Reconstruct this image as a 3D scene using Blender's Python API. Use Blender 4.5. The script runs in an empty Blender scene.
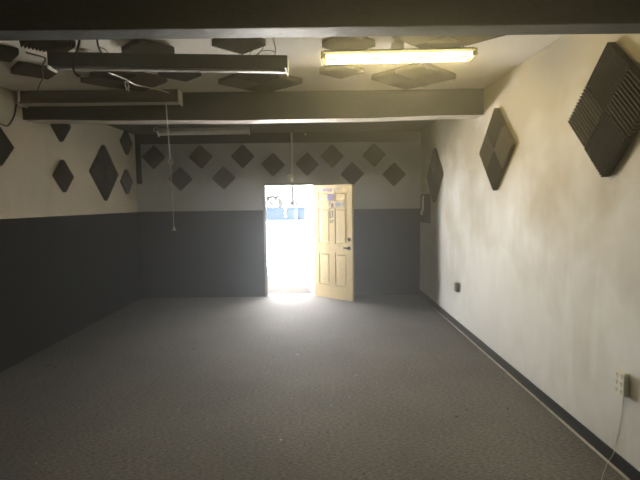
import bpy, bmesh, math, random
from mathutils import Vector, Matrix

random.seed(7)
S = bpy.context.scene
COL = S.collection

# ------------------------------------------------------------------ camera, world, lights, exposure
EYE = 1.72
cam_d = bpy.data.cameras.new('camera')
cam_d.sensor_width = 36.0
cam_d.lens = 455.33 / 640.0 * 36.0
cam_d.clip_end = 300
cam = bpy.data.objects.new('camera', cam_d)
COL.objects.link(cam)
_p, _yaw, _roll = 0.0821, 0.0021, -0.0120
_f = Vector((math.sin(_yaw) * math.cos(_p), math.cos(_yaw) * math.cos(_p), -math.sin(_p)))
_r = Vector((math.cos(_yaw), -math.sin(_yaw), 0))
_u = _r.cross(_f)
_r2 = _r * math.cos(_roll) + _u * math.sin(_roll)
_u2 = _u * math.cos(_roll) - _r * math.sin(_roll)
M = Matrix.Identity(4)
for i in range(3):
    M[i][0], M[i][1], M[i][2] = _r2[i], _u2[i], -_f[i]
M[0][3], M[1][3], M[2][3] = 0, 0, EYE
cam.matrix_world = M
S.camera = cam

SKY = 36.0            # bright hazy daylight outside the open door
TUBE = 72.0           # the burning fluorescent tubes
world = bpy.data.worlds.new('sky')
S.world = world
world.use_nodes = True
bg = world.node_tree.nodes['Background']
bg.inputs[0].default_value = (0.94, 0.97, 1.0, 1)
bg.inputs[1].default_value = SKY

SUN = 1950.0           # high sun over the roof, falling on the concrete lot beyond the added slab
sd = bpy.data.lights.new('sun', 'SUN')
sd.energy = SUN
sd.angle = math.radians(0.6)
sd.color = (1.0, 0.99, 0.97)
sun = bpy.data.objects.new('sun', sd)
sun.rotation_euler = Vector((-0.6, -0.15, 1.0)).to_track_quat('Z', 'Y').to_euler()
sun.location = (0, 14, 12)
COL.objects.link(sun)

pd = bpy.data.lights.new('door_portal', 'AREA')      # guides sky sampling through the doorway, emits nothing itself
pd.shape = 'RECTANGLE'
pd.size, pd.size_y = 0.90, 2.06
pd.cycles.is_portal = True
portal = bpy.data.objects.new('door_portal', pd)
portal.location = (-0.535, 8.47, 1.02)
portal.rotation_euler = (math.radians(-90), 0, 0)
COL.objects.link(portal)

S.view_settings.view_transform = 'Standard'
S.view_settings.look = 'None'
S.view_settings.exposure = 0.42
S.view_settings.gamma = 1.0
S.view_settings.use_curve_mapping = False
S.cycles.max_bounces = 12
S.cycles.diffuse_bounces = 8
S.cycles.glossy_bounces = 4
S.cycles.sample_clamp_indirect = 40.0
S.cycles.use_guiding = True
S.cycles.use_surface_guiding = True
S.cycles.use_volume_guiding = True
S.cycles.caustics_reflective = False
S.cycles.caustics_refractive = False


# ------------------------------------------------------------------ materials
def mat(name, col, rough=0.8, spec=0.3, metal=0.0, var=None, scale=6.0, detail=4.0, bump=0.0, bscale=60.0,
        ramp=(0.35, 0.65), stretch=(1, 1, 1), emit=None, estr=0.0):
    m = bpy.data.materials.new(name)
    m.use_nodes = True
    nt = m.node_tree
    b = nt.nodes['Principled BSDF']
    b.inputs['Base Color'].default_value = (*col, 1)
    b.inputs['Roughness'].default_value = rough
    b.inputs['Specular IOR Level'].default_value = spec
    b.inputs['Metallic'].default_value = metal
    if emit:
        b.inputs['Emission Color'].default_value = (*emit, 1)
        b.inputs['Emission Strength'].default_value = estr
    tc = nt.nodes.new('ShaderNodeTexCoord')
    mp = nt.nodes.new('ShaderNodeMapping')
    mp.inputs['Scale'].default_value = stretch
    nt.links.new(tc.outputs['Object'], mp.inputs[0])
    if var:
        n = nt.nodes.new('ShaderNodeTexNoise')
        n.inputs['Scale'].default_value = scale
        n.inputs['Detail'].default_value = detail
        n.inputs['Roughness'].default_value = 0.6
        nt.links.new(mp.outputs[0], n.inputs[0])
        r = nt.nodes.new('ShaderNodeValToRGB')
        r.color_ramp.elements[0].position = ramp[0]
        r.color_ramp.elements[0].color = (*var, 1)
        r.color_ramp.elements[1].position = ramp[1]
        r.color_ramp.elements[1].color = (*col, 1)
        nt.links.new(n.outputs[0], r.inputs[0])
        nt.links.new(r.outputs[0], b.inputs['Base Color'])
    if bump:
        n2 = nt.nodes.new('ShaderNodeTexNoise')
        n2.inputs['Scale'].default_value = bscale
        n2.inputs['Detail'].default_value = 5
        nt.links.new(mp.outputs[0], n2.inputs[0])
        bp = nt.nodes.new('ShaderNodeBump')
        bp.inputs['Strength'].default_value = bump
        bp.inputs['Distance'].default_value = 0.01
        nt.links.new(n2.outputs[0], bp.inputs['Height'])
        nt.links.new(bp.outputs[0], b.inputs['Normal'])
    return m


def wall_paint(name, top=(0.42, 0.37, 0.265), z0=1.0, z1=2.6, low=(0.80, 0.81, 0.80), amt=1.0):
    """cream wall with rolled-on lighter patches, vertical drips and scuffs"""
    m = mat(name, low, 0.75, 0.2, var=tuple(c * k for c, k in zip(low, (0.82, 0.80, 0.75))), scale=1.3, detail=9, bump=0.12, bscale=22,
            ramp=(0.32, 0.54), stretch=(1, 1, 0.75))
    nt = m.node_tree
    b = nt.nodes['Principled BSDF']
    base = b.inputs['Base Color'].links[0].from_socket
    tc = [n for n in nt.nodes if n.type == 'TEX_COORD'][0]
    mp = nt.nodes.new('ShaderNodeMapping')
    mp.inputs['Scale'].default_value = (6, 6, 0.9)
    nt.links.new(tc.outputs['Object'], mp.inputs[0])
    n = nt.nodes.new('ShaderNodeTexNoise')
    n.inputs['Scale'].default_value = 1.6
    n.inputs['Detail'].default_value = 7
    nt.links.new(mp.outputs[0], n.inputs[0])
    r = nt.nodes.new('ShaderNodeValToRGB')
    r.color_ramp.elements[0].position, r.color_ramp.elements[1].position = 0.54, 0.70
    r.color_ramp.elements[0].color, r.color_ramp.elements[1].color = (0, 0, 0, 1), (0.55, 0.55, 0.55, 1)
    nt.links.new(n.outputs[0], r.inputs[0])
    mx = nt.nodes.new('ShaderNodeMixRGB')
    mx.inputs['Color2'].default_value = (*[min(1, c * 1.1) for c in low], 1)
    nt.links.new(r.outputs[0], mx.inputs['Fac'])
    nt.links.new(base, mx.inputs['Color1'])
    # beige mixed in towards the top along a ragged noise edge
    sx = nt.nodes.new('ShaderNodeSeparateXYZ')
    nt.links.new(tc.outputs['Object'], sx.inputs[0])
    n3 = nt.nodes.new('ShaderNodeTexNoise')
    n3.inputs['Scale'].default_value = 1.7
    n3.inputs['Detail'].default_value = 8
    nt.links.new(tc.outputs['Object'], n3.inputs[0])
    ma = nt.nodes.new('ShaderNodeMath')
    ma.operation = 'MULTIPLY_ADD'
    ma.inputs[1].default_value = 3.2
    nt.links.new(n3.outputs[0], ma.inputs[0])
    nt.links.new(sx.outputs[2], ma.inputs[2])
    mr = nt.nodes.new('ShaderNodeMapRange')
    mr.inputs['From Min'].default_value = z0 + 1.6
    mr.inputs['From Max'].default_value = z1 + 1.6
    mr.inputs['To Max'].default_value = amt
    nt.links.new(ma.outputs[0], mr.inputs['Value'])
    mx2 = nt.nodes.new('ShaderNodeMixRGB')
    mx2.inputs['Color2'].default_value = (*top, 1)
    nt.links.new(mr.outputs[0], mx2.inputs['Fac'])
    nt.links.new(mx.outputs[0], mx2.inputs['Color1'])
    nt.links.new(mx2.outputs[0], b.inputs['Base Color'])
    return m


def carpet_mat():
    m = mat('carpet', (0.325, 0.314, 0.314), 0.80, 0.26, var=(0.055, 0.053, 0.053), scale=78, detail=7, bump=0.25, bscale=160,
            ramp=(0.33, 0.67), stretch=(0.4, 1.3, 1))
    nt = m.node_tree
    b = nt.nodes['Principled BSDF']
    base = b.inputs['Base Color'].links[0].from_socket
    tc = [n for n in nt.nodes if n.type == 'TEX_COORD'][0]
    n = nt.nodes.new('ShaderNodeTexNoise')      # traffic wear
    n.inputs['Scale'].default_value = 1.1
    n.inputs['Detail'].default_value = 6
    nt.links.new(tc.outputs['Object'], n.inputs[0])
    r = nt.nodes.new('ShaderNodeValToRGB')
    r.color_ramp.elements[0].position, r.color_ramp.elements[1].position = 0.3, 0.7
    r.color_ramp.elements[0].color, r.color_ramp.elements[1].color = (0.78, 0.78, 0.78, 1), (1.14, 1.13, 1.12, 1)
    nt.links.new(n.outputs[0], r.inputs[0])
    mx = nt.nodes.new('ShaderNodeMixRGB')
    mx.blend_type = 'MULTIPLY'
    mx.inputs['Fac'].default_value = 1
    nt.links.new(base, mx.inputs['Color1'])
    nt.links.new(r.outputs[0], mx.inputs['Color2'])
    nt.links.new(mx.outputs[0], b.inputs['Base Color'])
    return m


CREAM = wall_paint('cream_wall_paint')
CREAML = wall_paint('beige_wall_paint', low=(0.70, 0.64, 0.53), top=(0.64, 0.575, 0.46), z0=1.5, z1=3.0, amt=0.6)
CEIL = mat('ceiling_paint', (0.84, 0.80, 0.71), 0.85, 0.2, var=(0.76, 0.72, 0.63), scale=2.2, detail=6, bump=0.05, bscale=30)
DADOB = mat('hazed_charcoal_paint', (0.040, 0.044, 0.048), 0.75, 0.12, var=(0.033, 0.036, 0.040), scale=2.0, detail=6, bump=0.05, bscale=25)  # charcoal dado again, lifted and cooled to imitate haze over the far wall
CEILFAR = mat('shaded_ceiling_paint', (0.10, 0.10, 0.10), 0.85, 0.2, var=(0.085, 0.085, 0.085), scale=2.2, detail=6)  # same ceiling, darkened to paint in the far beam's shade
DADO = mat('charcoal_wall_paint', (0.022, 0.022, 0.022), 0.75, 0.12, var=(0.017, 0.017, 0.017), scale=2.0, detail=6, bump=0.05, bscale=25)
BACKUP = mat('grey_cream_wall_paint', (0.64, 0.67, 0.69), 0.8, 0.2, var=(0.57, 0.60, 0.62), scale=2.0, detail=6, bump=0.05, bscale=25)
BEAM = mat('grey_beam_paint', (0.100, 0.103, 0.103), 0.58, 0.32, var=(0.070, 0.072, 0.072), scale=5, detail=6, bump=0.5, bscale=38, stretch=(0.6, 1, 1))
PEEL = mat('peeling_pale_paint', (0.58, 0.54, 0.47), 0.6, 0.4, var=(0.16, 0.15, 0.13), scale=9, detail=8, bump=0.2, bscale=40,
           ramp=(0.28, 0.36), stretch=(0.5, 2, 1))
CARPET = carpet_mat()
RUBBER = mat('black_rubber', (0.014, 0.016, 0.017), 0.55, 0.25, var=(0.06, 0.063, 0.063), scale=14, detail=8, ramp=(0.27, 0.36), stretch=(1, 0.5, 3))
WHITETRIM = mat('white_trim', (0.85, 0.83, 0.80), 0.6, 0.3, var=(0.60, 0.58, 0.55), scale=18, detail=5)
FOAM = mat('charcoal_foam', (0.135, 0.122, 0.103), 0.95, 0.1, var=(0.105, 0.095, 0.08), scale=40, bump=0.25, bscale=220)
ENAMEL = mat('white_enamel', (0.60, 0.585, 0.54), 0.4, 0.5, var=(0.52, 0.50, 0.45), scale=5)
DULLENAMEL = mat('shaded_grey_enamel', (0.085, 0.082, 0.074), 0.5, 0.4, var=(0.07, 0.067, 0.06), scale=6)  # white housing greyed to paint in its unlit front
HOUSING = mat('dark_olive_enamel', (0.02, 0.019, 0.014), 0.8, 0.03)  # near-black olive keeps the gap between the tubes dark
BEIGEEN = mat('beige_enamel', (0.36, 0.35, 0.32), 0.55, 0.3)  # even mid beige for the underside cover
MIDENAMEL = mat('grey_enamel', (0.24, 0.235, 0.21), 0.5, 0.4, var=(0.20, 0.195, 0.175), scale=6)  # paler grey, shade of the unlit side put into a white housing
TUBEGLOW = mat('lit_tube', (0.9, 0.9, 0.85), 0.4, 0.3, emit=(1.0, 0.80, 0.38), estr=TUBE)
SOCKET = mat('yellowed_plastic', (0.70, 0.62, 0.30), 0.5, 0.4)
WHITEPL = mat('white_plastic', (0.86, 0.85, 0.80), 0.45, 0.4)
IVORY = mat('ivory_plastic', (0.88, 0.87, 0.76), 0.5, 0.4, var=(0.82, 0.80, 0.68), scale=30)
BLACKPL = mat('black_plastic', (0.022, 0.022, 0.022), 0.4, 0.5)
HOLE = mat('dark_slot', (0.02, 0.018, 0.016), 0.8, 0.2)
CABLEBLK = mat('black_cable', (0.020, 0.018, 0.017), 0.6, 0.4)
CABLEBRN = mat('brown_wire', (0.16, 0.12, 0.09), 0.6, 0.4)
CABLEWHT = mat('white_wire', (0.80, 0.78, 0.72), 0.5, 0.4)
BOXGREY = mat('grey_box_paint', (0.055, 0.053, 0.048), 0.5, 0.4)
STEEL = mat('brushed_steel', (0.62, 0.60, 0.56), 0.35, 0.5, metal=0.9)
DOORY = mat('cream_yellow_door_paint', (0.86, 0.68, 0.35), 0.5, 0.4, var=(0.80, 0.62, 0.31), scale=3, detail=6)
BRONZE = mat('dark_bronze', (0.10, 0.055, 0.04), 0.35, 0.5, metal=0.6)
PURPLE = mat('purple_sticker', (0.30, 0.22, 0.46), 0.5, 0.3)
MAROON = mat('maroon_sticker', (0.20, 0.09, 0.15), 0.5, 0.3, var=(0.32, 0.25, 0.4), scale=30)
PALEBLUE = mat('pale_blue_sticker', (0.48, 0.52, 0.60), 0.5, 0.3)
INK = mat('faded_purple_lettering', (0.12, 0.085, 0.14), 0.6, 0.3)
JAMB = mat('pale_grey_jamb_paint', (0.50, 0.51, 0.53), 0.6, 0.3, var=(0.42, 0.43, 0.45), scale=6)
GATEW = mat('white_gate_paint', (0.40, 0.395, 0.38), 0.5, 0.4)
CONCRETE = mat('pale_concrete', (0.58, 0.565, 0.54), 0.9, 0.2, var=(0.50, 0.485, 0.465), scale=0.6, detail=6, bump=0.2, bscale=20)
GRAVEL = mat('brown_grit_paving', (0.036, 0.027, 0.021), 0.95, 0.1, var=(0.020, 0.0155, 0.0125), scale=9, detail=8, bump=0.3, bscale=40)
BLUE = mat('navy_blue_sheeting', (0.0021, 0.0032, 0.0050), 0.9, 0.0, var=(0.0018, 0.0028, 0.0045), scale=3)
BLOCKW = mat('white_block_paint', (0.42, 0.41, 0.39), 0.9, 0.2)
DARKSTEEL = mat('black_painted_steel', (0.0016, 0.0016, 0.0016), 0.9, 0.0)


# ------------------------------------------------------------------ mesh helpers
def box(bm, x0, x1, y0, y1, z0, z1, mi=0, mtx=None):
    vs = [bm.verts.new(Vector(c)) for c in ((x0, y0, z0), (x1, y0, z0), (x1, y1, z0), (x0, y1, z0),
                                            (x0, y0, z1), (x1, y0, z1), (x1, y1, z1), (x0, y1, z1))]
    if mtx is not None:
        for v in vs:
            v.co = mtx @ v.co
    for idx in ((0, 3, 2, 1), (4, 5, 6, 7), (0, 1, 5, 4), (1, 2, 6, 5), (2, 3, 7, 6), (3, 0, 4, 7)):
        f = bm.faces.new([vs[i] for i in idx])
        f.material_index = mi
    return vs


def smooth_path(pts, n=6):
    P = [Vector(p) for p in pts]
    if len(P) < 3:
        return P
    out = []
    for i in range(len(P) - 1):
        p0, p1, p2, p3 = P[max(i - 1, 0)], P[i], P[i + 1], P[min(i + 2, len(P) - 1)]
        for k in range(n):
            t = k / n
            out.append(0.5 * ((2 * p1) + (p2 - p0) * t + (2 * p0 - 5 * p1 + 4 * p2 - p3) * t * t + (3 * p1 - p0 - 3 * p2 + p3) * t ** 3))
    out.append(P[-1])
    return out


def tube(bm, pts, r, seg=8, smooth=True, mi=0, n=6):
    P = smooth_path(pts, n) if smooth else [Vector(p) for p in pts]
    rings = []
    prev = None
    for i, p in enumerate(P):
        d = (P[min(i + 1, len(P) - 1)] - P[max(i - 1, 0)]).normalized()
        if prev is None:
            a = d.orthogonal().normalized()
        else:
            a = (prev - d * prev.dot(d))
            a = a.normalized() if a.length > 1e-6 else d.orthogonal().normalized()
        prev = a
        b = d.cross(a)
        rr = r[i] if isinstance(r, (list, tuple)) else r
        rings.append([bm.verts.new(p + (a * math.cos(2 * math.pi * k / seg) + b * math.sin(2 * math.pi * k / seg)) * rr) for k in range(seg)])
    for A, B in zip(rings, rings[1:]):
        for k in range(seg):
            f = bm.faces.new((A[k], A[(k + 1) % seg], B[(k + 1) % seg], B[k]))
            f.smooth = True
            f.material_index = mi
    for ring, rev in ((rings[0], True), (rings[-1], False)):
        f = bm.faces.new(ring[::-1] if rev else ring)
        f.material_index = mi


def lathe(bm, prof, origin, axis='Z', seg=20, mi=0):
    """prof: (radius, height) pairs"""
    o = Vector(origin)
    ax = {'Z': (Vector((1, 0, 0)), Vector((0, 1, 0)), Vector((0, 0, 1))),
          'Y': (Vector((1, 0, 0)), Vector((0, 0, -1)), Vector((0, 1, 0))),
          '-Y': (Vector((1, 0, 0)), Vector((0, 0, 1)), Vector((0, -1, 0))),
          'X': (Vector((0, 1, 0)), Vector((0, 0, 1)), Vector((1, 0, 0)))}[axis]
    rings = []
    for r, h in prof:
        rings.append([bm.verts.new(o + ax[2] * h + (ax[0] * math.cos(2 * math.pi * k / seg) + ax[1] * math.sin(2 * math.pi * k / seg)) * max(r, 1e-4)) for k in range(seg)])
    for A, B in zip(rings, rings[1:]):
        for k in range(seg):
            f = bm.faces.new((A[k], A[(k + 1) % seg], B[(k + 1) % seg], B[k]))
            f.smooth = True
            f.material_index = mi
    bm.faces.new(rings[0][::-1]).material_index = mi
    bm.faces.new(rings[-1]).material_index = mi


def prism(bm, poly, x0, x1, mi=0):
    """polygon in (y, z) extruded along x"""
    A = [bm.verts.new((x0, y, z)) for y, z in poly]
    B = [bm.verts.new((x1, y, z)) for y, z in poly]
    n = len(poly)
    bm.faces.new(A).material_index = mi
    bm.faces.new(B[::-1]).material_index = mi
    for k in range(n):
        bm.faces.new((A[k], B[k], B[(k + 1) % n], A[(k + 1) % n])).material_index = mi


def finish(name, bm, mats, parent=None, bevel=0.0):
    bmesh.ops.recalc_face_normals(bm, faces=bm.faces[:])
    me = bpy.data.meshes.new(name)
    bm.to_mesh(me)
    bm.free()
    for m in (mats if isinstance(mats, (list, tuple)) else [mats]):
        me.materials.append(m)
    o = bpy.data.objects.new(name, me)
    COL.objects.link(o)
    if parent is not None:
        o.parent = parent
    if bevel:
        md = o.modifiers.new('soft_edges', 'BEVEL')
        md.width = bevel
        md.segments = 2
        md.limit_method = 'ANGLE'
    return o


def tag(o, label, cat, group=None, kind=None):
    o['label'] = label
    o['category'] = cat
    if group:
        o['group'] = group
    if kind:
        o['kind'] = kind
    return o


def thing(name, label, cat, loc=(0, 0, 0), rotz=0.0, group=None, kind=None):
    o = bpy.data.objects.new(name, None)
    o.empty_display_size = 0.1
    COL.objects.link(o)
    o.location = loc
    o.rotation_euler = (0, 0, rotz)
    return tag(o, label, cat, group, kind)


NB = bmesh.new

# ------------------------------------------------------------------ the room
D = 8.31           # back wall
F = -1.6           # wall behind the camera
ZC = 2.975         # ceiling
ZD = 1.591         # top of the dark dado
TH = 0.14


def XL(y):
    return -3.3232 + 0.0105 * (y - 5)


def XR(y):
    return 1.8772 - 0.0081 * (y - 5)


bm = NB()
box(bm, -3.6, 2.1, F - TH, D + TH, -0.12, 0.0)
tag(finish('floor', bm, CARPET), 'worn dark grey carpet over the whole floor', 'floor', kind='structure')

bm = NB()
box(bm, -3.6, 2.1, F - TH, 5.45, ZC, ZC + 0.15)
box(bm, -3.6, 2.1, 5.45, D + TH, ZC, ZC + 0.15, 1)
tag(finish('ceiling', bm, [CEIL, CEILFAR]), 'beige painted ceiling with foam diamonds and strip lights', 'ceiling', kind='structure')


def side_wall(name, X, sgn, zs, mats, label):
    """one long wall, its inner face split into painted zones along z"""
    bm = NB()
    y0, y1 = F - TH, D + TH
    rows = []
    for z in zs:
        rows.append([bm.verts.new((X(y0), y0, z)), bm.verts.new((X(y1), y1, z)),
                     bm.verts.new((X(y1) + sgn * TH, y1, z)), bm.verts.new((X(y0) + sgn * TH, y0, z))])
    for i, (A, B) in enumerate(zip(rows, rows[1:])):
        for k in range(4):
            bm.faces.new((A[k], A[(k + 1) % 4], B[(k + 1) % 4], B[k])).material_index = i
    bm.faces.new(rows[0][::-1])
    bm.faces.new(rows[-1]).material_index = len(zs) - 2
    tag(finish(name, bm, mats), label, 'wall', kind='structure')


side_wall('wall_left', XL, -1, (0, ZD, ZC), [DADO, CREAML], 'left wall, cream above and charcoal below')
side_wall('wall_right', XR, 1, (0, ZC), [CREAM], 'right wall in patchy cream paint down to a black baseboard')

# back wall with the doorway; painted zones
HX0, HX1, HZ = -1.005, -0.065, 2.07
xs = [XL(D) - 0.02, -3.19, HX0, HX1, XR(D) + 0.02]
zs = [0, ZD, HZ, 2.095, 2.80, ZC]
bm = NB()


def zone(i, k):
    if i == 2 and k in (0, 1):
        return None
    if k == 0:
        return 0
    if k == 4 or (i == 0 and k == 3):
        return 0
    return 1


for i in range(4):
    for k in range(5):
        z_ = zone(i, k)
        if z_ is None:
            continue
        x0, x1, z0, z1 = xs[i], xs[i + 1], zs[k], zs[k + 1]

        def quad(*c):
            bm.faces.new([bm.verts.new(p) for p in c]).material_index = z_
        quad((x0, D, z0), (x1, D, z0), (x1, D, z1), (x0, D, z1))
        quad((x1, D + TH, z0), (x0, D + TH, z0), (x0, D + TH, z1), (x1, D + TH, z1))
        nb = lambda a, b: 0 <= a < 4 and 0 <= b < 5 and zone(a, b) is not None
        if not nb(i - 1, k):
            quad((x0, D + TH, z0), (x0, D, z0), (x0, D, z1), (x0, D + TH, z1))
        if not nb(i + 1, k):
            quad((x1, D, z0), (x1, D + TH, z0), (x1, D + TH, z1), (x1, D, z1))
        if not nb(i, k - 1):
            quad((x0, D + TH, z0), (x1, D + TH, z0), (x1, D, z0), (x0, D, z0))
        if not nb(i, k + 1):
            quad((x0, D, z1), (x1, D, z1), (x1, D + TH, z1), (x0, D + TH, z1))
bmesh.ops.remove_doubles(bm, verts=bm.verts[:], dist=1e-5)
tag(finish('wall_back', bm, [DADOB, BACKUP]), 'far wall with open doorway, pale grey above charcoal', 'wall', kind='structure')

bm = NB()
box(bm, XL(F) - 0.1, XR(F) + 0.1, F - TH, F, 0, ZC)
tag(finish('wall_front', bm, DADO), 'wall behind the camera', 'wall', kind='structure')

# door jambs
bm = NB()
box(bm, HX0, HX0 + 0.035, D - 0.012, D + TH + 0.01, 0, HZ - 0.035)
box(bm, HX1 - 0.035, HX1, D - 0.004, D + TH + 0.01, 0, HZ - 0.035)
box(bm, HX0, HX1, D - 0.012, D + TH + 0.01, HZ - 0.035, HZ)
box(bm, HX0 + 0.035, HX0 + 0.05, D + 0.05, D + 0.075, 0, HZ - 0.035)
tag(finish('trim_1', bm, JAMB), 'pale grey jambs and head around the open doorway', 'door frame', kind='structure')
bm = NB()
prism(bm, [(D - 0.01, 0.0), (D + 0.02, 0.016), (D + TH - 0.02, 0.016), (D + TH + 0.01, -0.03)], HX0 + 0.03, HX1 - 0.03)
tag(finish('trim_2', bm, WHITETRIM), 'pale threshold strip on the floor of the doorway', 'threshold', kind='structure')

# right baseboard with the white strip along the carpet edge
bm = NB()
for j in range(24):
    ya, yb = F + (D - F) * j / 24, F + (D - F) * (j + 1) / 24
    vs = box(bm, 0, 0.007, ya, yb, 0.002, 0.096)
    for v in vs:
        v.co.x = XR(v.co.y) - (0.007 if v.co.x == 0 else 0.0)
bmesh.ops.remove_doubles(bm, verts=bm.verts[:], dist=1e-5)
tag(finish('baseboard_right', bm, RUBBER), 'scuffed black rubber baseboard along the right wall', 'baseboard', kind='structure')
bm = NB()
vs = box(bm, 0, 0.02, F, 7.25, 0.0, 0.006)
for v in vs:
    v.co.x = XR(v.co.y) - (0.027 if v.co.x == 0 else 0.007)
tag(finish('trim_3', bm, WHITETRIM), 'thin white strip between the carpet and the black baseboard', 'edge strip', kind='structure')
bm = NB()
vs = box(bm, 0, 0.014, F, D, ZD - 0.003, ZD + 0.018)
for v in vs:
    v.co.x = XL(v.co.y) + v.co.x
tag(finish('trim_4', bm, CREAML), 'thin pale ledge along the top of the charcoal left dado', 'ledge', kind='structure')

# ceiling beams
bm = NB()
nx = 26
rows = []
Y0, Y1, ZB = 2.510, 2.668, 2.652
vsx = box(bm, XL(Y0) - 0.02, XR(Y0) + 0.02, Y0, Y1, ZB, ZC + 0.01)
tag(finish('ceiling_beam', bm, BEAM, bevel=0.008), 'dark beam across the top of the photo, nearer of the two', 'beam', kind='structure')

bm = NB()
prev = None
YA, YB = 5.235, 5.50
n = 30
for j in range(n + 1):
    t = j / n
    x = XL(YA) - 0.01 + (XR(YA) - XL(YA) + 0.02) * t
    sag = 0.028 * math.sin(math.pi * t)
    yy = YA + 0.02 * math.sin(math.pi * t)
    zb = 2.690 - sag + 0.003 * math.sin(23 * t)
    ring = [bm.verts.new(c) for c in ((x, yy, ZC + 0.01), (x, yy, zb), (x, YB, zb), (x, YB, ZC + 0.01))]
    if prev:
        for k in range(4):
            f = bm.faces.new((prev[k], prev[(k + 1) % 4], ring[(k + 1) % 4], ring[k]))
            f.material_index = 1 if k == 1 else 0
    else:
        bm.faces.new(ring)
    prev = ring
bm.faces.new(prev[::-1])
tag(finish('ceiling_beam', bm, [BEAM, PEEL]), 'sagging grey beam with a pale peeling underside, farther of the two', 'beam', kind='structure')

# ------------------------------------------------------------------ outside the door
bm = NB()
box(bm, -60, 60, D + TH, 90, -0.20, -0.03)
tag(finish('ground', bm, CONCRETE), 'sun-bleached pale concrete lot outside the doorway', 'ground', kind='structure')
bm = NB()
box(bm, -4, 4, D + TH + 0.012, 10.95, -0.05, -0.024)
tag(finish('pavement', bm, GRAVEL), 'strip of brownish gritty paving just outside the doorway', 'paving', kind='structure')

bm = NB()
box(bm, -12, 8, 17.5, 17.7, -0.06, 0.93)
box(bm, -12, 8, 17.46, 17.74, 0.93, 1.03)
w = thing('boundary_wall', 'low white wall across the lot below the blue sheeting', 'wall', (0, 0, 0), kind='structure')
finish('block_wall', bm, BLOCKW, w)

fence = thing('blue_fence', 'blue sheeted fence standing on the low white wall outside', 'fence', (-2.0, 17.6, 1.034))
bm = NB()
m_ = 60
a = []
for j in range(m_ + 1):
    x = -7 + 13 * j / m_
    y = 0.012 * math.sin(j * 1.1)
    a.append([bm.verts.new(c) for c in ((x, y - 0.01, 0.0), (x, y + 0.01, 0.0), (x, y + 0.01, 0.53), (x, y - 0.01, 0.53))])
for A, B in zip(a, a[1:]):
    for k in range(4):
        bm.faces.new((A[k], A[(k + 1) % 4], B[(k + 1) % 4], B[k]))
bm.faces.new(a[0])
bm.faces.new(a[-1][::-1])
finish('blue_sheet', bm, BLUE, fence)
for px in (-5.2, -2.6, 1.13, 3.6):
    bm = NB()
    box(bm, px - 0.02, px + 0.02, -0.06, -0.024, 0.0, 0.40)
    finish('post', bm, WHITEPL, fence)
for sx, sz, sr in ((0.72, 0.44, .030), (0.70, 0.31, .022), (0.73, 0.17, .026)):
    bm = NB()
    lathe(bm, [(sr, 0), (sr * 0.9, 0.006)], (sx, -0.024, sz), '-Y', 9)
    finish('paint_dab', bm, WHITEPL, fence)

rk = thing('steel_frame', 'faint steel frame with a slanting brace beyond the blue fence', 'frame', (-2.3, 24.0, -0.03))
for nm, A, B, r in (('post', (0.06, 0, 0), (0.06, 0, 2.06), .025), ('post', (0.22, 0, 0), (0.22, 0, 1.98), .025), ('post', (0.33, 0, 0), (0.33, 0, 2.0), .03),
                    ('crossbar', (-0.42, 0, 2.06), (0.22, 0, 2.06), .03), ('post', (-0.42, 0, 0), (-0.42, 0, 2.09), .025),
                    ('brace', (-0.42, 0.02, 2.04), (-0.08, 0.02, 1.62), .022)):
    bm = NB()
    tube(bm, [A, B], r * 2.8, 8, False)
    finish(nm, bm, DARKSTEEL, rk)

pole = thing('utility_pole', 'tall thin pale utility pole seen through the top of the doorway', 'pole', (-1.355, 24.2, -0.03))
bm = NB()
tube(bm, [(0, 0, 0), (0, 0, 7.0)], .075, 10, False)
finish('pole', bm, DARKSTEEL, pole)
for bx_, bz in ((-0.1, 1.73), (0.19, 1.73)):
    bm = NB()
    lathe(bm, [(0.05, -0.09), (0.085, -0.07), (0.085, 0.07), (0.05, 0.09)], (bx_, -0.05, bz), 'Z', 12)
    box(bm, min(0, bx_), max(0, bx_), -0.06, -0.04, bz - 0.015, bz + 0.015)
    finish('meter_box', bm, DARKSTEEL, pole)
bm = NB()
tube(bm, [(0, 0, 2.13), (0.2, -0.02, 2.13)], .018, 8, False)
finish('bracket', bm, DARKSTEEL, pole)
tp = thing('sign_post', 'short faint post beside the open white security door', 'post', (-0.71, 24.0, -0.03))
bm = NB()
tube(bm, [(0, 0, 0), (0, 0, 2.0)], .06, 8, False)
finish('post', bm, DARKSTEEL, tp)
bm = NB()
box(bm, -0.05, 0.05, -0.045, -0.03, 1.8, 2.02)
finish('plate', bm, DARKSTEEL, tp)

bm = NB()
box(bm, -7, 7, D + TH, 12.0, 2.32, 2.48)  # unseen slab added to cut sky light on the floor by the door
tag(finish('added_sky_blocker', bm, CONCRETE), 'added unseen slab above the doorway, holding sky light off the floor', 'light blocker', kind='structure')

# white security door swung straight out
sg = thing('security_door', 'white outer security door swung outward, seen edge on in the doorway', 'door', (-0.098, 8.475, -0.01), math.radians(101.0))
bm = NB()
L_ = 0.85
for b_ in ((0, 0.05, 0, 2.03), (L_ - 0.05, L_, 0, 2.03), (0.05, L_ - 0.05, 0, 0.12), (0.05, L_ - 0.05, 1.95, 2.03), (0.05, L_ - 0.05, 0.93, 1.07)):
    box(bm, b_[0], b_[1], -0.016, 0.016, b_[2], b_[3])
finish('frame', bm, GATEW, sg)
bm = NB()
box(bm, 0.05, L_ - 0.05, -0.004, 0.004, 0.12, 0.93)
box(bm, 0.05, L_ - 0.05, -0.004, 0.004, 1.07, 1.95)
finish('sheet_panel', bm, GATEW, sg)
bm = NB()
lathe(bm, [(0.03, 0), (0.03, 0.008), (0.012, 0.012), (0.012, 0.03), (0.027, 0.04), (0.027, 0.06), (0.01, 0.07)], (L_ - 0.06, 0.016, 0.93), 'Y', 14)
o = finish('knob', bm, BLACKPL, sg)
o['label'] = 'dark round knob'
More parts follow.
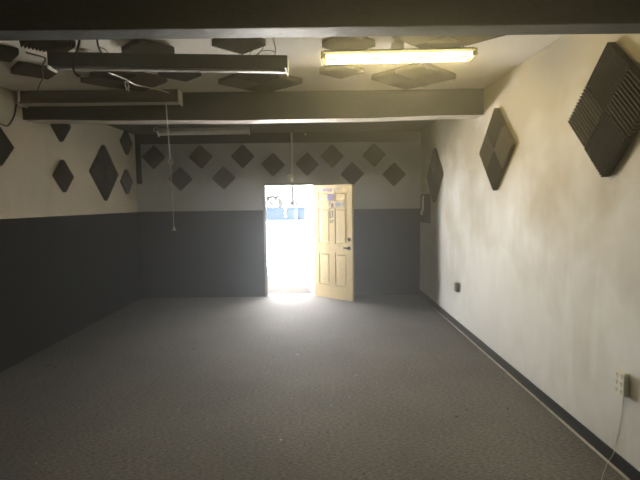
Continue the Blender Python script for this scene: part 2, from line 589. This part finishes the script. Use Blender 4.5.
bm = NB()
lathe(bm, [(0.028, 0), (0.028, 0.012), (0.018, 0.018), (0.004, 0.02)], (L_ - 0.06, 0.016, 1.05), 'Y', 14)
finish('deadbolt', bm, BLACKPL, sg)

# ------------------------------------------------------------------ the open six-panel door
HNG = Vector((-0.088, 8.262, 0.0))
ang = math.atan2(7.755 - HNG.y, 0.535 - HNG.x)
dr = thing('door_1', 'cream yellow six-panel door standing open into the room', 'door', HNG, ang, kind='structure')
LW, LH, T = 0.845, 2.025, 0.044
px_ = [(0.108, 0.360), (0.478, 0.730)]
pz_ = [(0.25, 0.83), (1.00, 1.62), (1.745, 1.905)]
bm = NB()
box(bm, 0, LW, 0.009, T - 0.009, 0.012, LH)
for y0, y1 in ((0.0, 0.009), (T - 0.009, T)):
    for x0, x1 in ((0, px_[0][0]), (px_[0][1], px_[1][0]), (px_[1][1], LW)):
        box(bm, x0, x1, y0, y1, 0.012, LH)
    for x0, x1 in px_:
        zz = [0.012] + [v for p in pz_ for v in p] + [LH]
        for q in range(0, len(zz), 2):
            box(bm, x0, x1, y0, y1, zz[q], zz[q + 1])
        for z0, z1 in pz_:                      # raised field with sloped edges
            g = 0.022
            s = 0.02
            yb, yt = (y1, y0 + 0.002) if y0 == 0 else (y0, y1 - 0.002)
            A = [bm.verts.new((x, yb, z)) for x, z in ((x0 + g, z0 + g), (x1 - g, z0 + g), (x1 - g, z1 - g), (x0 + g, z1 - g))]
            B = [bm.verts.new((x, yt, z)) for x, z in ((x0 + g + s, z0 + g + s), (x1 - g - s, z0 + g + s), (x1 - g - s, z1 - g - s), (x0 + g + s, z1 - g - s))]
            bm.faces.new(B)
            for k in range(4):
                bm.faces.new((A[k], A[(k + 1) % 4], B[(k + 1) % 4], B[k]))
finish('leaf', bm, DOORY, dr)
for hz in (0.25, 1.02, 1.80):
    bm = NB()
    lathe(bm, [(0.008, -0.05), (0.008, 0.05)], (-0.004, 0.006, hz), 'Z', 10)
    box(bm, -0.002, 0.03, -0.0015, 0.001, hz - 0.045, hz + 0.045)
    finish('hinge', bm, STEEL, dr)
bm = NB()
lathe(bm, [(0.032, 0), (0.032, 0.008), (0.024, 0.02), (0.006, 0.024)], (LW - 0.07, 0, 1.085), '-Y', 16)
o = finish('deadbolt', bm, BRONZE, dr)
o['label'] = 'dark bronze deadbolt'
bm = NB()
lathe(bm, [(0.033, 0), (0.033, 0.008), (0.014, 0.014), (0.012, 0.045), (0.02, 0.05)], (LW - 0.07, 0, 0.93), '-Y', 16)
tube(bm, [(LW - 0.07, -0.05, 0.93), (LW - 0.10, -0.055, 0.932), (LW - 0.145, -0.05, 0.93)], [0.017] * 6 + [0.014] * 7, 10)
o = finish('lever_handle', bm, BRONZE, dr)
o['label'] = 'dark lever handle'


def sticker(x0, x1, z0, z1, m, nm='sticker', label=None):
    bm = NB()
    box(bm, x0, x1, -0.0035, -0.0002, z0, z1)
    o = finish(nm, bm, m, dr)
    if label:
        o['label'] = label


sticker(0.205, 0.30, 1.918, 1.968, PURPLE, label='faded purple end of the top sticker')
sticker(0.30, 0.41, 1.920, 1.966, MAROON, label='dark maroon sticker near the door top')
sticker(0.44, 0.57, 1.938, 1.960, PALEBLUE, label='pale strip sticker at the door top')
sticker(0.315, 0.455, 1.750, 1.868, PURPLE, label='square purple sticker')
sticker(0.485, 0.660, 1.655, 1.715, PALEBLUE, label='pale blue oblong sticker')
# stuck-on dark strokes below the square sticker: too worn to read
bm = NB()
for x0, x1, z0, z1 in ((0.345, 0.36, 1.66, 1.725), (0.36, 0.385, 1.71, 1.725), (0.345, 0.40, 1.612, 1.625), (0.395, 0.41, 1.63, 1.70), (0.41, 0.44, 1.69, 1.705),
                       (0.425, 0.44, 1.615, 1.69), (0.41, 0.43, 1.655, 1.667)):
    box(bm, x0, x1, -0.0035, -0.0002, z0, z1)
finish('lettering', bm, INK, dr)
bm = NB()
for x0, x1, z0, z1 in ((0.36, 0.372, 1.455, 1.565), (0.42, 0.432, 1.455, 1.565), (0.372, 0.42, 1.553, 1.565), (0.372, 0.42, 1.455, 1.467), (0.385, 0.41, 1.505, 1.515)):
    box(bm, x0, x1, -0.0035, -0.0002, z0, z1)
finish('lettering', bm, INK, dr)
bm = NB()
tube(bm, [(0.40 + 0.028 * math.cos(t), -0.003, 1.385 + 0.024 * math.sin(t)) for t in [k * math.pi / 4 for k in range(8)]] + [(0.428, -0.003, 1.385), (0.435, -0.003, 1.41)], 0.0035, 6)
finish('lettering', bm, INK, dr)

# ------------------------------------------------------------------ wedge foam
TS = 0.306


def foam_mesh():
    bm = NB()
    N = 12
    pts = []
    for k in range(N):
        a = -TS / 2 + TS * k / N
        w = TS / N
        pts += [(a + 0.03 * w, 0.014), (a + 0.43 * w, 0.048), (a + 0.57 * w, 0.048), (a + 0.97 * w, 0.014)]
    pts[0] = (-TS / 2, 0.014)
    pts[-1] = (TS / 2, 0.014)
    rad = 0.018

    def ext(u):
        e = TS / 2 - abs(u)
        if e < rad:
            return TS / 2 - rad + math.sqrt(max(0, rad * rad - (rad - e) ** 2))
        return TS / 2
    rows = []
    for u, h in pts:
        v = ext(u)
        rows.append([bm.verts.new((u, -v, 0)), bm.verts.new((u, -v, h)), bm.verts.new((u, v, h)), bm.verts.new((u, v, 0))])
    for A, B in zip(rows, rows[1:]):
        for k in range(4):
            bm.faces.new((A[k], A[(k + 1) % 4], B[(k + 1) % 4], B[k]))
    bm.faces.new(rows[0])
    bm.faces.new(rows[-1][::-1])
    bmesh.ops.recalc_face_normals(bm, faces=bm.faces[:])
    me = bpy.data.meshes.new('foam_panel')
    bm.to_mesh(me)
    bm.free()
    me.materials.append(FOAM)
    return me


FM = foam_mesh()
first_foam = [None]


def foam(c, nrm, up, slash, label, group, jitter=1.2):
    nrm = Vector(nrm).normalized()
    up = Vector(up).normalized()
    side = up.cross(nrm)                # points right when facing the surface
    j = math.radians(random.uniform(-jitter, jitter))
    e1 = ((up + side) / math.sqrt(2))
    e2 = ((up - side) / math.sqrt(2))
    v = e1 if slash else e2
    v = Matrix.Rotation(j, 3, nrm) @ v
    u = v.cross(nrm)
    if first_foam[0] is None:
        o = bpy.data.objects.new('acoustic_foam', FM)
        first_foam[0] = o
    else:
        o = first_foam[0].copy()
    m = Matrix.Identity(4)
    c = Vector(c) + nrm * 0.0012
    for i in range(3):
        m[i][0], m[i][1], m[i][2], m[i][3] = u[i], v[i], nrm[i], c[i]
    o.matrix_world = m
    COL.objects.link(o)
    return tag(o, label, 'acoustic foam', group)


Hd = TS / math.sqrt(2) + 0.001          # centre spacing inside a four-square diamond
NR = (-1, -0.0081, 0)
NL = (1, -0.0105, 0)

for (cy, cz, where) in ((2.985, 2.288, 'the large diamond nearest the camera on the right wall'),
                        (4.805, 2.250, 'the middle large diamond on the right wall'),
                        (7.235, 2.122, 'the farthest large diamond on the right wall')):
    for dy, dz, nm, sl in ((0, Hd, 'top', True), (0, -Hd, 'bottom', True), (Hd, 0, 'left', False), (-Hd, 0, 'right', False)):
        y = cy + dy
        foam((XR(y), y, cz + dz), NR, (0, 0, 1), sl, f'{nm} charcoal foam square of {where}', 'foam squares on the right wall', 0.6)

for dy, dz, nm, sl in ((0, Hd, 'top', True), (0, -Hd, 'bottom', True), (-Hd, 0, 'left', False), (Hd, 0, 'right', False)):
    y = 7.06 + dy
    foam((XL(y), y, 2.212 + dz), NL, (0, 0, 1), sl, f'{nm} dark foam square of the large diamond on the left wall', 'foam squares on the left wall', 0.6)
for cy, cz, sl, lab in ((5.94, 2.745, True, 'dark foam square on the left wall with its top hidden by the beam'),
                        (5.94, 2.10, False, 'single dark foam square left of the large left-wall diamond'),
                        (7.895, 2.785, False, 'upper dark foam square on the left wall by the far corner'),
                        (7.835, 2.112, True, 'lower dark foam square on the left wall by the far corner'),
                        (4.785, 2.35, False, 'dark foam square on the left wall cut by the photo edge')):
    foam((XL(cy), cy, cz), NL, (0, 0, 1), sl, lab, 'foam squares on the left wall')

back = [(-2.955, 2.57, 'upper grey foam square on the far wall nearest the left corner'),
        (-2.11, 2.565, 'second upper-row foam square on the far wall from the left corner'),
        (-1.355, 2.565, 'third upper-row foam square on the far wall from the left corner'),
        (-0.81, 2.412, 'foam square above the doorway, just left of the white conduit'),
        (-0.195, 2.412, 'foam square above the doorway, just right of the white conduit'),
        (0.255, 2.55, 'upper foam square above the yellow open door'),
        (1.01, 2.56, 'rightmost foam square of the upper row on the far wall'),
        (-2.49, 2.172, 'lower-row foam square on the far wall behind the pull cord'),
        (-1.71, 2.185, 'lower-row foam square on the far wall nearest left of the doorway'),
        (0.615, 2.228, 'lower foam square at the top right of the yellow open door'),
        (1.37, 2.212, 'lower foam square on the far wall nearest the right corner')]
for k, (x, z, lab) in enumerate(back):
    foam((x, D, z), (0, -1, 0), (0, 0, 1), k % 2 == 0, lab, 'foam squares on the far wall', 3)

NC, UC = (0, 0, -1), (0, -1, 0)
near_row = [(-2.585, 3.745, False, 'foam square on the ceiling at the left photo edge by the near beam'),
            (-2.05, 3.59, True, 'foam square on the ceiling behind the left end of the long unlit fixture'),
            (-1.35, 3.76, False, 'foam square on the ceiling above the middle of the long unlit fixture'),
            (-0.60, 3.615, True, 'foam square on the ceiling near the curly wire and near beam'),
            (0.25, 3.665, True, 'foam square on the ceiling above the left half of the lit lamp'),
            (0.97, 3.668, False, 'foam square on the ceiling above the right half of the lit lamp'),
            (0.755, 3.450, True, 'sliver of a foam square at the near beam, left above the lamp'),
            (1.185, 3.450, True, 'sliver of a foam square at the near beam past the lamp right end')]
for x, y, sl, lab in near_row:
    foam((x, y, ZC), NC, UC, sl, lab, 'foam squares on the ceiling along the near beam', 2)
mid_row = [(-2.585, 4.28, False, 'single foam square on the ceiling over the left hanging cord'),
           (-1.295, 4.42, True, 'single foam square on the ceiling between two diamonds below the unlit fixture'),
           (0.23, 4.385, True, 'single foam square on the ceiling below the left end of the lit lamp')]
for x, y, sl, lab in mid_row:
    foam((x, y, ZC), NC, UC, sl, lab, 'single foam squares on the ceiling', 2)
for cx, cy, where in ((-1.905, 4.615, 'the left ceiling diamond under the white wires'),
                      (-0.575, 4.735, 'the middle ceiling diamond below the unlit fixture end'),
                      (0.955, 4.625, 'the right ceiling diamond below the lit lamp')):
    for dx, dy, nm, sl in ((0, Hd, 'far', True), (0, -Hd, 'near', True), (-Hd, 0, 'left', False), (Hd, 0, 'right', False)):
        foam((cx + dx + random.uniform(-.006, .006), cy + dy + random.uniform(-.006, .006), ZC), NC, UC, sl, f'{nm} foam square of {where}', 'foam squares of the ceiling diamonds', 1.5)

# ------------------------------------------------------------------ light fixtures
# lit two-tube strip
lx, ly = 0.645, 3.757
lt = thing('strip_light', 'burning two-tube fluorescent strip light on the ceiling', 'ceiling light', (lx, ly, ZC), math.radians(-2.0))
bm = NB()
box(bm, -0.60, 0.60, -0.045, 0.045, -0.076, -0.050)
prism(bm, [(-0.105, -0.082), (-0.045, -0.078), (0.045, -0.078), (0.105, -0.082), (0.105, -0.078), (0.045, -0.073), (-0.045, -0.073), (-0.105, -0.078)], -0.60, 0.60)
finish('housing', bm, HOUSING, lt)
bm = NB()
box(bm, -0.05, 0.05, -0.03, 0.03, -0.052, -0.0005)
finish('mounting_clip', bm, ENAMEL, lt)
for s in (-1, 1):
    bm = NB()
    tube(bm, [(-0.585, s * 0.072, -0.108), (0.585, s * 0.072, -0.108)], 0.013, 14, False)
    finish('fluorescent_tube', bm, TUBEGLOW, lt)
for s in (-1, 1):
    bm = NB()
    box(bm, s * 0.60 - 0.012, s * 0.60 + 0.012, -0.095, 0.095, -0.128, -0.066)
    for q in (-1, 1):
        lathe(bm, [(0.021, 0), (0.021, 0.02)], (s * 0.60 - (0.032 if s > 0 else -0.012), q * 0.070, -0.106), 'X', 12)
    finish('lamp_holder', bm, SOCKET, lt, bevel=0.004)


def unlit(name, label, loc, length, h, hw, rotz=0.0, flare=True, body=ENAMEL, cover=None):
    t = thing(name, label, 'ceiling light', loc, rotz, 'unlit strip lights')
    bm = NB()
    prism(bm, [(-hw * 0.55, 0), (hw * 0.55, 0), (hw * 0.62, -h * 0.72), (hw, -h), (hw, -h - 0.004), (-hw, -h - 0.004), (-hw, -h), (-hw * 0.62, -h * 0.72)] if flare else
          [(-hw, 0), (hw, 0), (hw, -h), (-hw, -h)], -length / 2, length / 2)
    finish('housing', bm, body, t)
    bm = NB()
    y0 = hw * 0.82
    prism(bm, [(-y0, -h - 0.004), (y0, -h - 0.004), (y0 * 0.6, -h - 0.016), (-y0 * 0.6, -h - 0.016)], -length / 2 + 0.02, length / 2 - 0.02)
    finish('ballast_cover', bm, cover or WHITEPL, t)
    for s in (-1, 1):
        bm = NB()
        box(bm, s * length / 2 - 0.006, s * length / 2 + 0.006, -hw * 0.98, hw * 0.98, -h - 0.028, -0.004)
        finish('end_plate', bm, WHITEPL, t, bevel=0.003)
    return t


tB = unlit('strip_light', 'long unlit strip light hanging loose on wires near the front beam', (-1.105, 3.53, 2.832), 1.77, 0.095, 0.055, math.radians(0.4), flare=False, body=DULLENAMEL, cover=BEIGEEN)
tB.rotation_euler[1] = math.radians(1.3)
tC = unlit('strip_light', 'unlit strip light against the far beam reaching the left wall', (-2.385, 5.148, ZC - 0.001), 1.74, 0.135, 0.078, 0.0, flare=True, body=MIDENAMEL)
tD = unlit('strip_light', 'pale unlit strip light hung low behind the far beam', (-1.575, 6.42, 2.742), 1.25, 0.050, 0.045, math.radians(0.6), flare=False, body=WHITEPL, cover=WHITEPL)
tD.rotation_euler[0] = math.radians(-35)
tD.rotation_euler[1] = math.radians(-0.3)
for sx in (-0.47, 0.44):
    bm = NB()
    tube(bm, [(sx, 0, -0.002), (sx + 0.012, 0, 0.09), (sx - 0.006, 0.0, 0.16), (sx, 0.0, 0.233)], 0.003, 6)
    for v in bm.verts:      # hang plumb although the housing is tilted
        v.co = Matrix.Rotation(math.radians(35), 4, 'X') @ v.co
    finish('hanger_wire', bm, CABLEBRN, tD)
bm = NB()
tube(bm, [(-0.60, -0.055, -0.02), (-0.64, -0.07, -0.01), (-0.665, -0.07, -0.04), (-0.655, -0.07, -0.075), (-0.62, -0.07, -0.085), (-0.60, -0.068, -0.06)], 0.005, 6)
finish('loose_wire', bm, CABLEWHT, tD)


# ------------------------------------------------------------------ hanging cables
def cable(name, pts, r, m, label, cat='cable', group='hanging cables'):
    bm = NB()
    tube(bm, pts, r, 8)
    return tag(finish(name, bm, m), label, cat, group)


cable('cable', [(-1.70, 3.38, 2.974), (-1.708, 3.39, 2.903), (-1.733, 3.40, 2.84), (-1.759, 3.40, 2.763), (-1.766, 3.40, 2.707), (-1.748, 3.40, 2.668), (-1.72, 3.40, 2.655)],
      0.008, CABLEBLK, 'thick black cable hanging in front of the long unlit fixture left end')
cable('wire', [(-1.72, 3.40, 2.657), (-1.70, 3.40, 2.652), (-1.675, 3.40, 2.656), (-1.655, 3.40, 2.668)], 0.004, CABLEWHT,
      'short white bare wire at the end of the thick black cable', 'wire')
cable('cable', [(-1.632, 3.50, 2.974), (-1.632, 3.50, 2.944), (-1.62, 3.50, 2.886), (-1.596, 3.51, 2.828)], 0.006, CABLEBLK,
      'short black cable dropping onto the top of the long unlit fixture')
cable('wire', [(-1.62, 3.49, 2.89), (-1.575, 3.49, 2.875), (-1.555, 3.49, 2.85), (-1.575, 3.49, 2.832), (-1.615, 3.49, 2.845), (-1.635, 3.49, 2.838)], 0.0025, CABLEBRN,
      'thin brown wire looped round the short black cable', 'wire')
cable('wire', [(-0.333, 3.50, 2.974), (-0.324, 3.50, 2.944), (-0.307, 3.50, 2.872), (-0.308, 3.50, 2.835), (-0.32, 3.51, 2.806)], 0.0035, CABLEBRN,
      'thin brown wire dropping from ceiling to the unlit fixture right end', 'wire')
cable('wire', [(-0.447, 3.51, 2.812), (-0.423, 3.50, 2.845), (-0.40, 3.50, 2.873), (-0.415, 3.50, 2.891), (-0.444, 3.50, 2.884), (-0.49, 3.50, 2.845), (-0.498, 3.50, 2.82),
               (-0.469, 3.50, 2.815), (-0.408, 3.50, 2.851), (-0.348, 3.50, 2.854), (-0.309, 3.50, 2.842)], 0.003, CABLEBRN,
      'curled brown wire looping above the unlit fixture right end', 'wire')
cable('cable', [(-1.611, 3.62, 2.74), (-1.664, 3.95, 2.797), (-1.667, 4.1, 2.811), (-1.725, 4.4, 2.853), (-1.715, 4.65, 2.890), (-1.637, 4.90, 2.912), (-1.62, 5.09, 2.93)], 0.006, CABLEWHT,
      'white cable strung between the two long unlit fixtures')
bb = thing('wire_bunch', 'knotted bunch of loose white wires hanging from the white cable', 'wire', (-1.667, 4.1, 2.811))
for pts in ([(0, 0, 0), (-0.02, 0, -0.03), (-0.012, 0, -0.06), (-0.006, 0, -0.088)], [(0, 0, 0), (0.006, 0.01, -0.04), (0.0, 0.01, -0.07), (0.014, 0.01, -0.095)],
            [(0, 0, 0), (0.01, -0.01, -0.03), (0.02, -0.01, -0.06), (0.012, -0.01, -0.075)], [(-0.012, 0, 0.012), (0.0, -0.01, -0.004), (0.012, 0, -0.014), (0.0, 0.01, -0.02), (-0.008, 0, -0.006)]):
    bm = NB()
    tube(bm, pts, 0.0045, 6)
    finish('wire_strand', bm, CABLEWHT, bb)
cable('wire', [(-1.264, 3.58, 2.74), (-1.37, 4.0, 2.83), (-1.46, 4.4, 2.90), (-1.50, 4.5, 2.945)], 0.0022, CABLEBRN,
      'thin brown wire from the long unlit fixture to a foam square', 'wire')
cable('cable', [(-2.37, 3.83, 2.968), (-2.345, 3.89, 2.969), (-2.307, 3.987, 2.971), (-2.345, 4.02, 2.93), (-2.42, 4.13, 2.915), (-2.53, 4.32, 2.905), (-2.72, 4.58, 2.90), (-2.88, 4.82, 2.905), (-2.98, 5.06, 2.93)], 0.0055, CABLEBRN,
      'brown cord running along the ceiling down to the far beam fixture')
cable('cable', [(XL(5.13) + 0.008, 5.13, 2.84), (XL(5.08) + 0.008, 5.081, 2.703), (XL(5.0) + 0.008, 5.0, 2.603), (XL(4.86) + 0.058, 4.857, 2.56), (XL(4.7) + 0.058, 4.70, 2.585)], 0.0075, CABLEBLK,
      'black cable curving down the left wall below the beam end')

pc = thing('pull_cord', 'white pull cord hanging from the far beam fixture', 'pull cord', (-1.655, 5.085, 2.842))
bm = NB()
ch = smooth_path([(0, 0, 0), (0.005, 0, -0.129), (0.012, 0, -0.33), (0.02, 0, -0.55), (0.022, 0, -0.62)], 8)
for k in range(len(ch) - 1):
    for q in range(2):
        p = ch[k].lerp(ch[k + 1], q / 2)
        tube(bm, [p, ch[k].lerp(ch[k + 1], (q + 0.75) / 2)], 0.0075, 6, False)
        tube(bm, [ch[k].lerp(ch[k + 1], (q + 0.7) / 2), ch[k].lerp(ch[k + 1], (q + 1.05) / 2)], 0.002, 5, False)
finish('bead_chain', bm, WHITEPL, pc)
bm = NB()
for sgn in (-1, 1):
    tube(bm, [(0.022, 0, -0.59), (0.022 + sgn * 0.02, 0, -0.62), (0.024 + sgn * 0.022, 0, -0.655), (0.024, 0, -0.67)], 0.0045, 6)
for v in bm.verts:
    v.co.z -= 0.02
finish('knot', bm, CABLEWHT, pc)
bm = NB()
tube(bm, [(0.024, 0, -0.665), (0.028, 0, -0.90), (0.034, 0, -1.22), (0.036, 0, -1.375)], 0.0045, 6)
finish('string', bm, CABLEWHT, pc)
bm = NB()
lathe(bm, [(0.004, 0.0), (0.012, -0.012), (0.012, -0.02), (0.026, -0.042), (0.004, -0.046)], (0.038, 0, -1.37), 'Z', 8)
finish('pull_knob', bm, WHITEPL, pc)

# small beige box on the ceiling between beam and fixture
bm = NB()
lathe(bm, [(0.055, 0.0), (0.055, -0.02), (0.03, -0.05), (0.012, -0.055)], (-1.90, 3.82, ZC - 0.001), 'Z', 14)
tag(finish('ceiling_cap', bm, IVORY), 'small beige cap on the ceiling beside the black cables', 'cap')

# ------------------------------------------------------------------ far wall bits
cd = thing('doorway_conduit', 'thin white conduit ending in a round white cap above the doorway', 'conduit', (-0.485, D, 2.18))
bm = NB()
tube(bm, [(0.014, -0.014, 0.79), (0.01, -0.014, 0.4), (0.002, -0.014, 0.02), (-0.002, -0.014, -0.09)], 0.017, 10)
finish('pipe', bm, WHITEPL, cd)
bm = NB()
lathe(bm, [(0.058, 0.001), (0.058, 0.02), (0.045, 0.035), (0.01, 0.04)], (-0.022, 0, 0.0), '-Y', 20)
finish('cap', bm, WHITEPL, cd)
bm = NB()
lathe(bm, [(0.02, 0.001), (0.02, 0.012), (0.012, 0.028), (0.003, 0.032)], (-0.22, D, 2.945), '-Y', 12)
tag(finish('wall_button', bm, WHITEPL), 'tiny white knob on the dark band above the doorway', 'knob')

# grey box in the far right corner
wb = thing('wall_box', 'grey metal box with a pale upright handle on the right wall by the far corner', 'wall box', (XR(7.72), 7.72, 1.36), 0.0081)
bm = NB()
box(bm, -0.085, -0.002, -0.17, 0.17, 0.0, 0.48)
finish('body', bm, BOXGREY, wb, bevel=0.006)
bm = NB()
box(bm, -0.100, -0.085, -0.155, 0.155, 0.015, 0.465)
finish('cover', bm, BOXGREY, wb, bevel=0.005)
bm = NB()
tube(bm, [(-0.099, -0.12, 0.44), (-0.118, -0.12, 0.42), (-0.120, -0.12, 0.30), (-0.116, -0.11, 0.23), (-0.125, -0.06, 0.185), (-0.128, -0.02, 0.16), (-0.10, -0.02, 0.15)], 0.016, 8)
lathe(bm, [(0.03, 0), (0.02, 0.02)], (-0.122, -0.02, 0.155), 'X', 10)
o = finish('handle', bm, WHITEPL, wb)
o['label'] = 'pale upright metal handle'

# outlets on the right wall
t = thing('wall_socket', 'black surface-mounted wall socket low on the right wall', 'wall socket', (XR(6.04), 6.04, 0.565), 0.0081)
bm = NB()
box(bm, -0.042, -0.001, -0.045, 0.045, -0.060, 0.060)
finish('box', bm, BLACKPL, t, bevel=0.003)
bm = NB()
box(bm, -0.048, -0.0415, -0.042, 0.042, -0.057, 0.057)
o = finish('plate', bm, BOXGREY, t, bevel=0.003)
o['label'] = 'grey cover plate'
for dz in (-0.024, 0.024):
    bm = NB()
    box(bm, -0.0495, -0.0475, -0.018, 0.018, dz - 0.014, dz + 0.014)
    o = finish('outlet_face', bm, BLACKPL, t, bevel=0.002)
    o['label'] = 'black outlet face'

t = thing('power_tap', 'ivory six-way plug adapter low on the right wall at the photo edge', 'plug adapter', (XR(2.75), 2.75, 0.575), 0.0081)
bm = NB()
box(bm, -0.036, -0.001, -0.042, 0.042, -0.075, 0.075)
finish('body', bm, IVORY, t, bevel=0.004)
for dz in (-0.048, 0.0, 0.048):
    for dy in (-0.021, 0.021):
        bm = NB()
        box(bm, -0.0372, -0.0355, dy - 0.008, dy - 0.0045, dz + 0.001, dz + 0.013)
        box(bm, -0.0372, -0.0355, dy + 0.0045, dy + 0.008, dz + 0.001, dz + 0.013)
        box(bm, -0.0372, -0.0355, dy - 0.0035, dy + 0.0035, dz - 0.012, dz - 0.005)
        finish('socket', bm, HOLE, t)

cable('cable', [(XR(2.762) - 0.004, 2.762, 0.502), (XR(2.764) - 0.004, 2.764, 0.376), (XR(2.79) - 0.004, 2.792, 0.217), (XR(2.81) - 0.007, 2.809, 0.110), (XR(2.82) - 0.013, 2.82, 0.06),
                (XR(2.83) - 0.03, 2.835, 0.010), (1.807, 2.77, 0.004), (1.761, 2.717, 0.004), (1.723, 2.666, 0.004), (1.68, 2.60, 0.004)], 0.0016, CABLEWHT,
      'thin white wire trailing from the plug adapter onto the carpet', 'wire', 'wire on the carpet')

# ------------------------------------------------------------------ crumbs and lint on the carpet
bm = NB()
rng = random.Random(5)


def crumb(x, y, sx, sy, h, rot, mi):
    mtx = Matrix.Translation((x, y, 0)) @ Matrix.Rotation(rot, 4, 'Z')
    vs = box(bm, -sx, sx, -sy, sy, 0.0, h, mi, mtx)
    for v in vs[4:]:
        v.co.x += rng.uniform(-sx, sx) * 0.4
        v.co.z -= rng.uniform(0, h * 0.5)


for x, y, s in ((-2.936, 4.787, .022), (-2.988, 4.819, .014), (-2.842, 4.754, .020), (-1.516, 5.302, .02), (-1.902, 5.317, .012), (-0.521, 4.983, .014),
                (1.085, 3.505, .016), (1.203, 3.625, .012), (1.545, 3.633, .010)):
    crumb(x, y, s, s * 0.5, 0.006, rng.uniform(-0.6, 0.6), 0)
for x, y, s in ((-0.295, 3.186, .008), (-0.422, 3.218, .006), (-0.26, 5.05, .01), (0.35, 4.4, .006), (-1.2, 3.7, .006)):
    crumb(x, y, s, s * 0.6, 0.006, rng.uniform(-1, 1), 1)
for k in range(240):
    y = 2.6 + 5.3 * rng.random() ** 1.3
    x = rng.uniform(-3.1, 1.7)
    s = rng.uniform(0.002, 0.005)
    crumb(x, y, s, s * rng.uniform(0.4, 1), 0.004, rng.uniform(0, 3), 0 if rng.random() < 0.9 else 1)
tag(finish('carpet_lint', bm, [HOLE, WHITETRIM]), 'scattered dark crumbs and pale lint on the carpet', 'lint', kind='stuff')

# ------------------------------------------------------------------ thin haze volume added to imitate lens glare round the doorway
HAZE = 0.045
hm = bpy.data.materials.new('glare_haze')
hm.use_nodes = True
nt = hm.node_tree
nt.nodes.remove(nt.nodes['Principled BSDF'])
vs_ = nt.nodes.new('ShaderNodeVolumeScatter')
vs_.inputs['Color'].default_value = (0.97, 0.98, 1.0, 1)
vs_.inputs['Density'].default_value = HAZE
vs_.inputs['Anisotropy'].default_value = 0.6
nt.links.new(vs_.outputs[0], nt.nodes['Material Output'].inputs['Volume'])
bm = NB()
box(bm, -3.44, 2.0, F - 0.07, D + 0.07, -0.06, ZC + 0.07)
tag(finish('haze', bm, hm), 'thin haze filling the room, added to imitate lens glare', 'haze', kind='stuff')
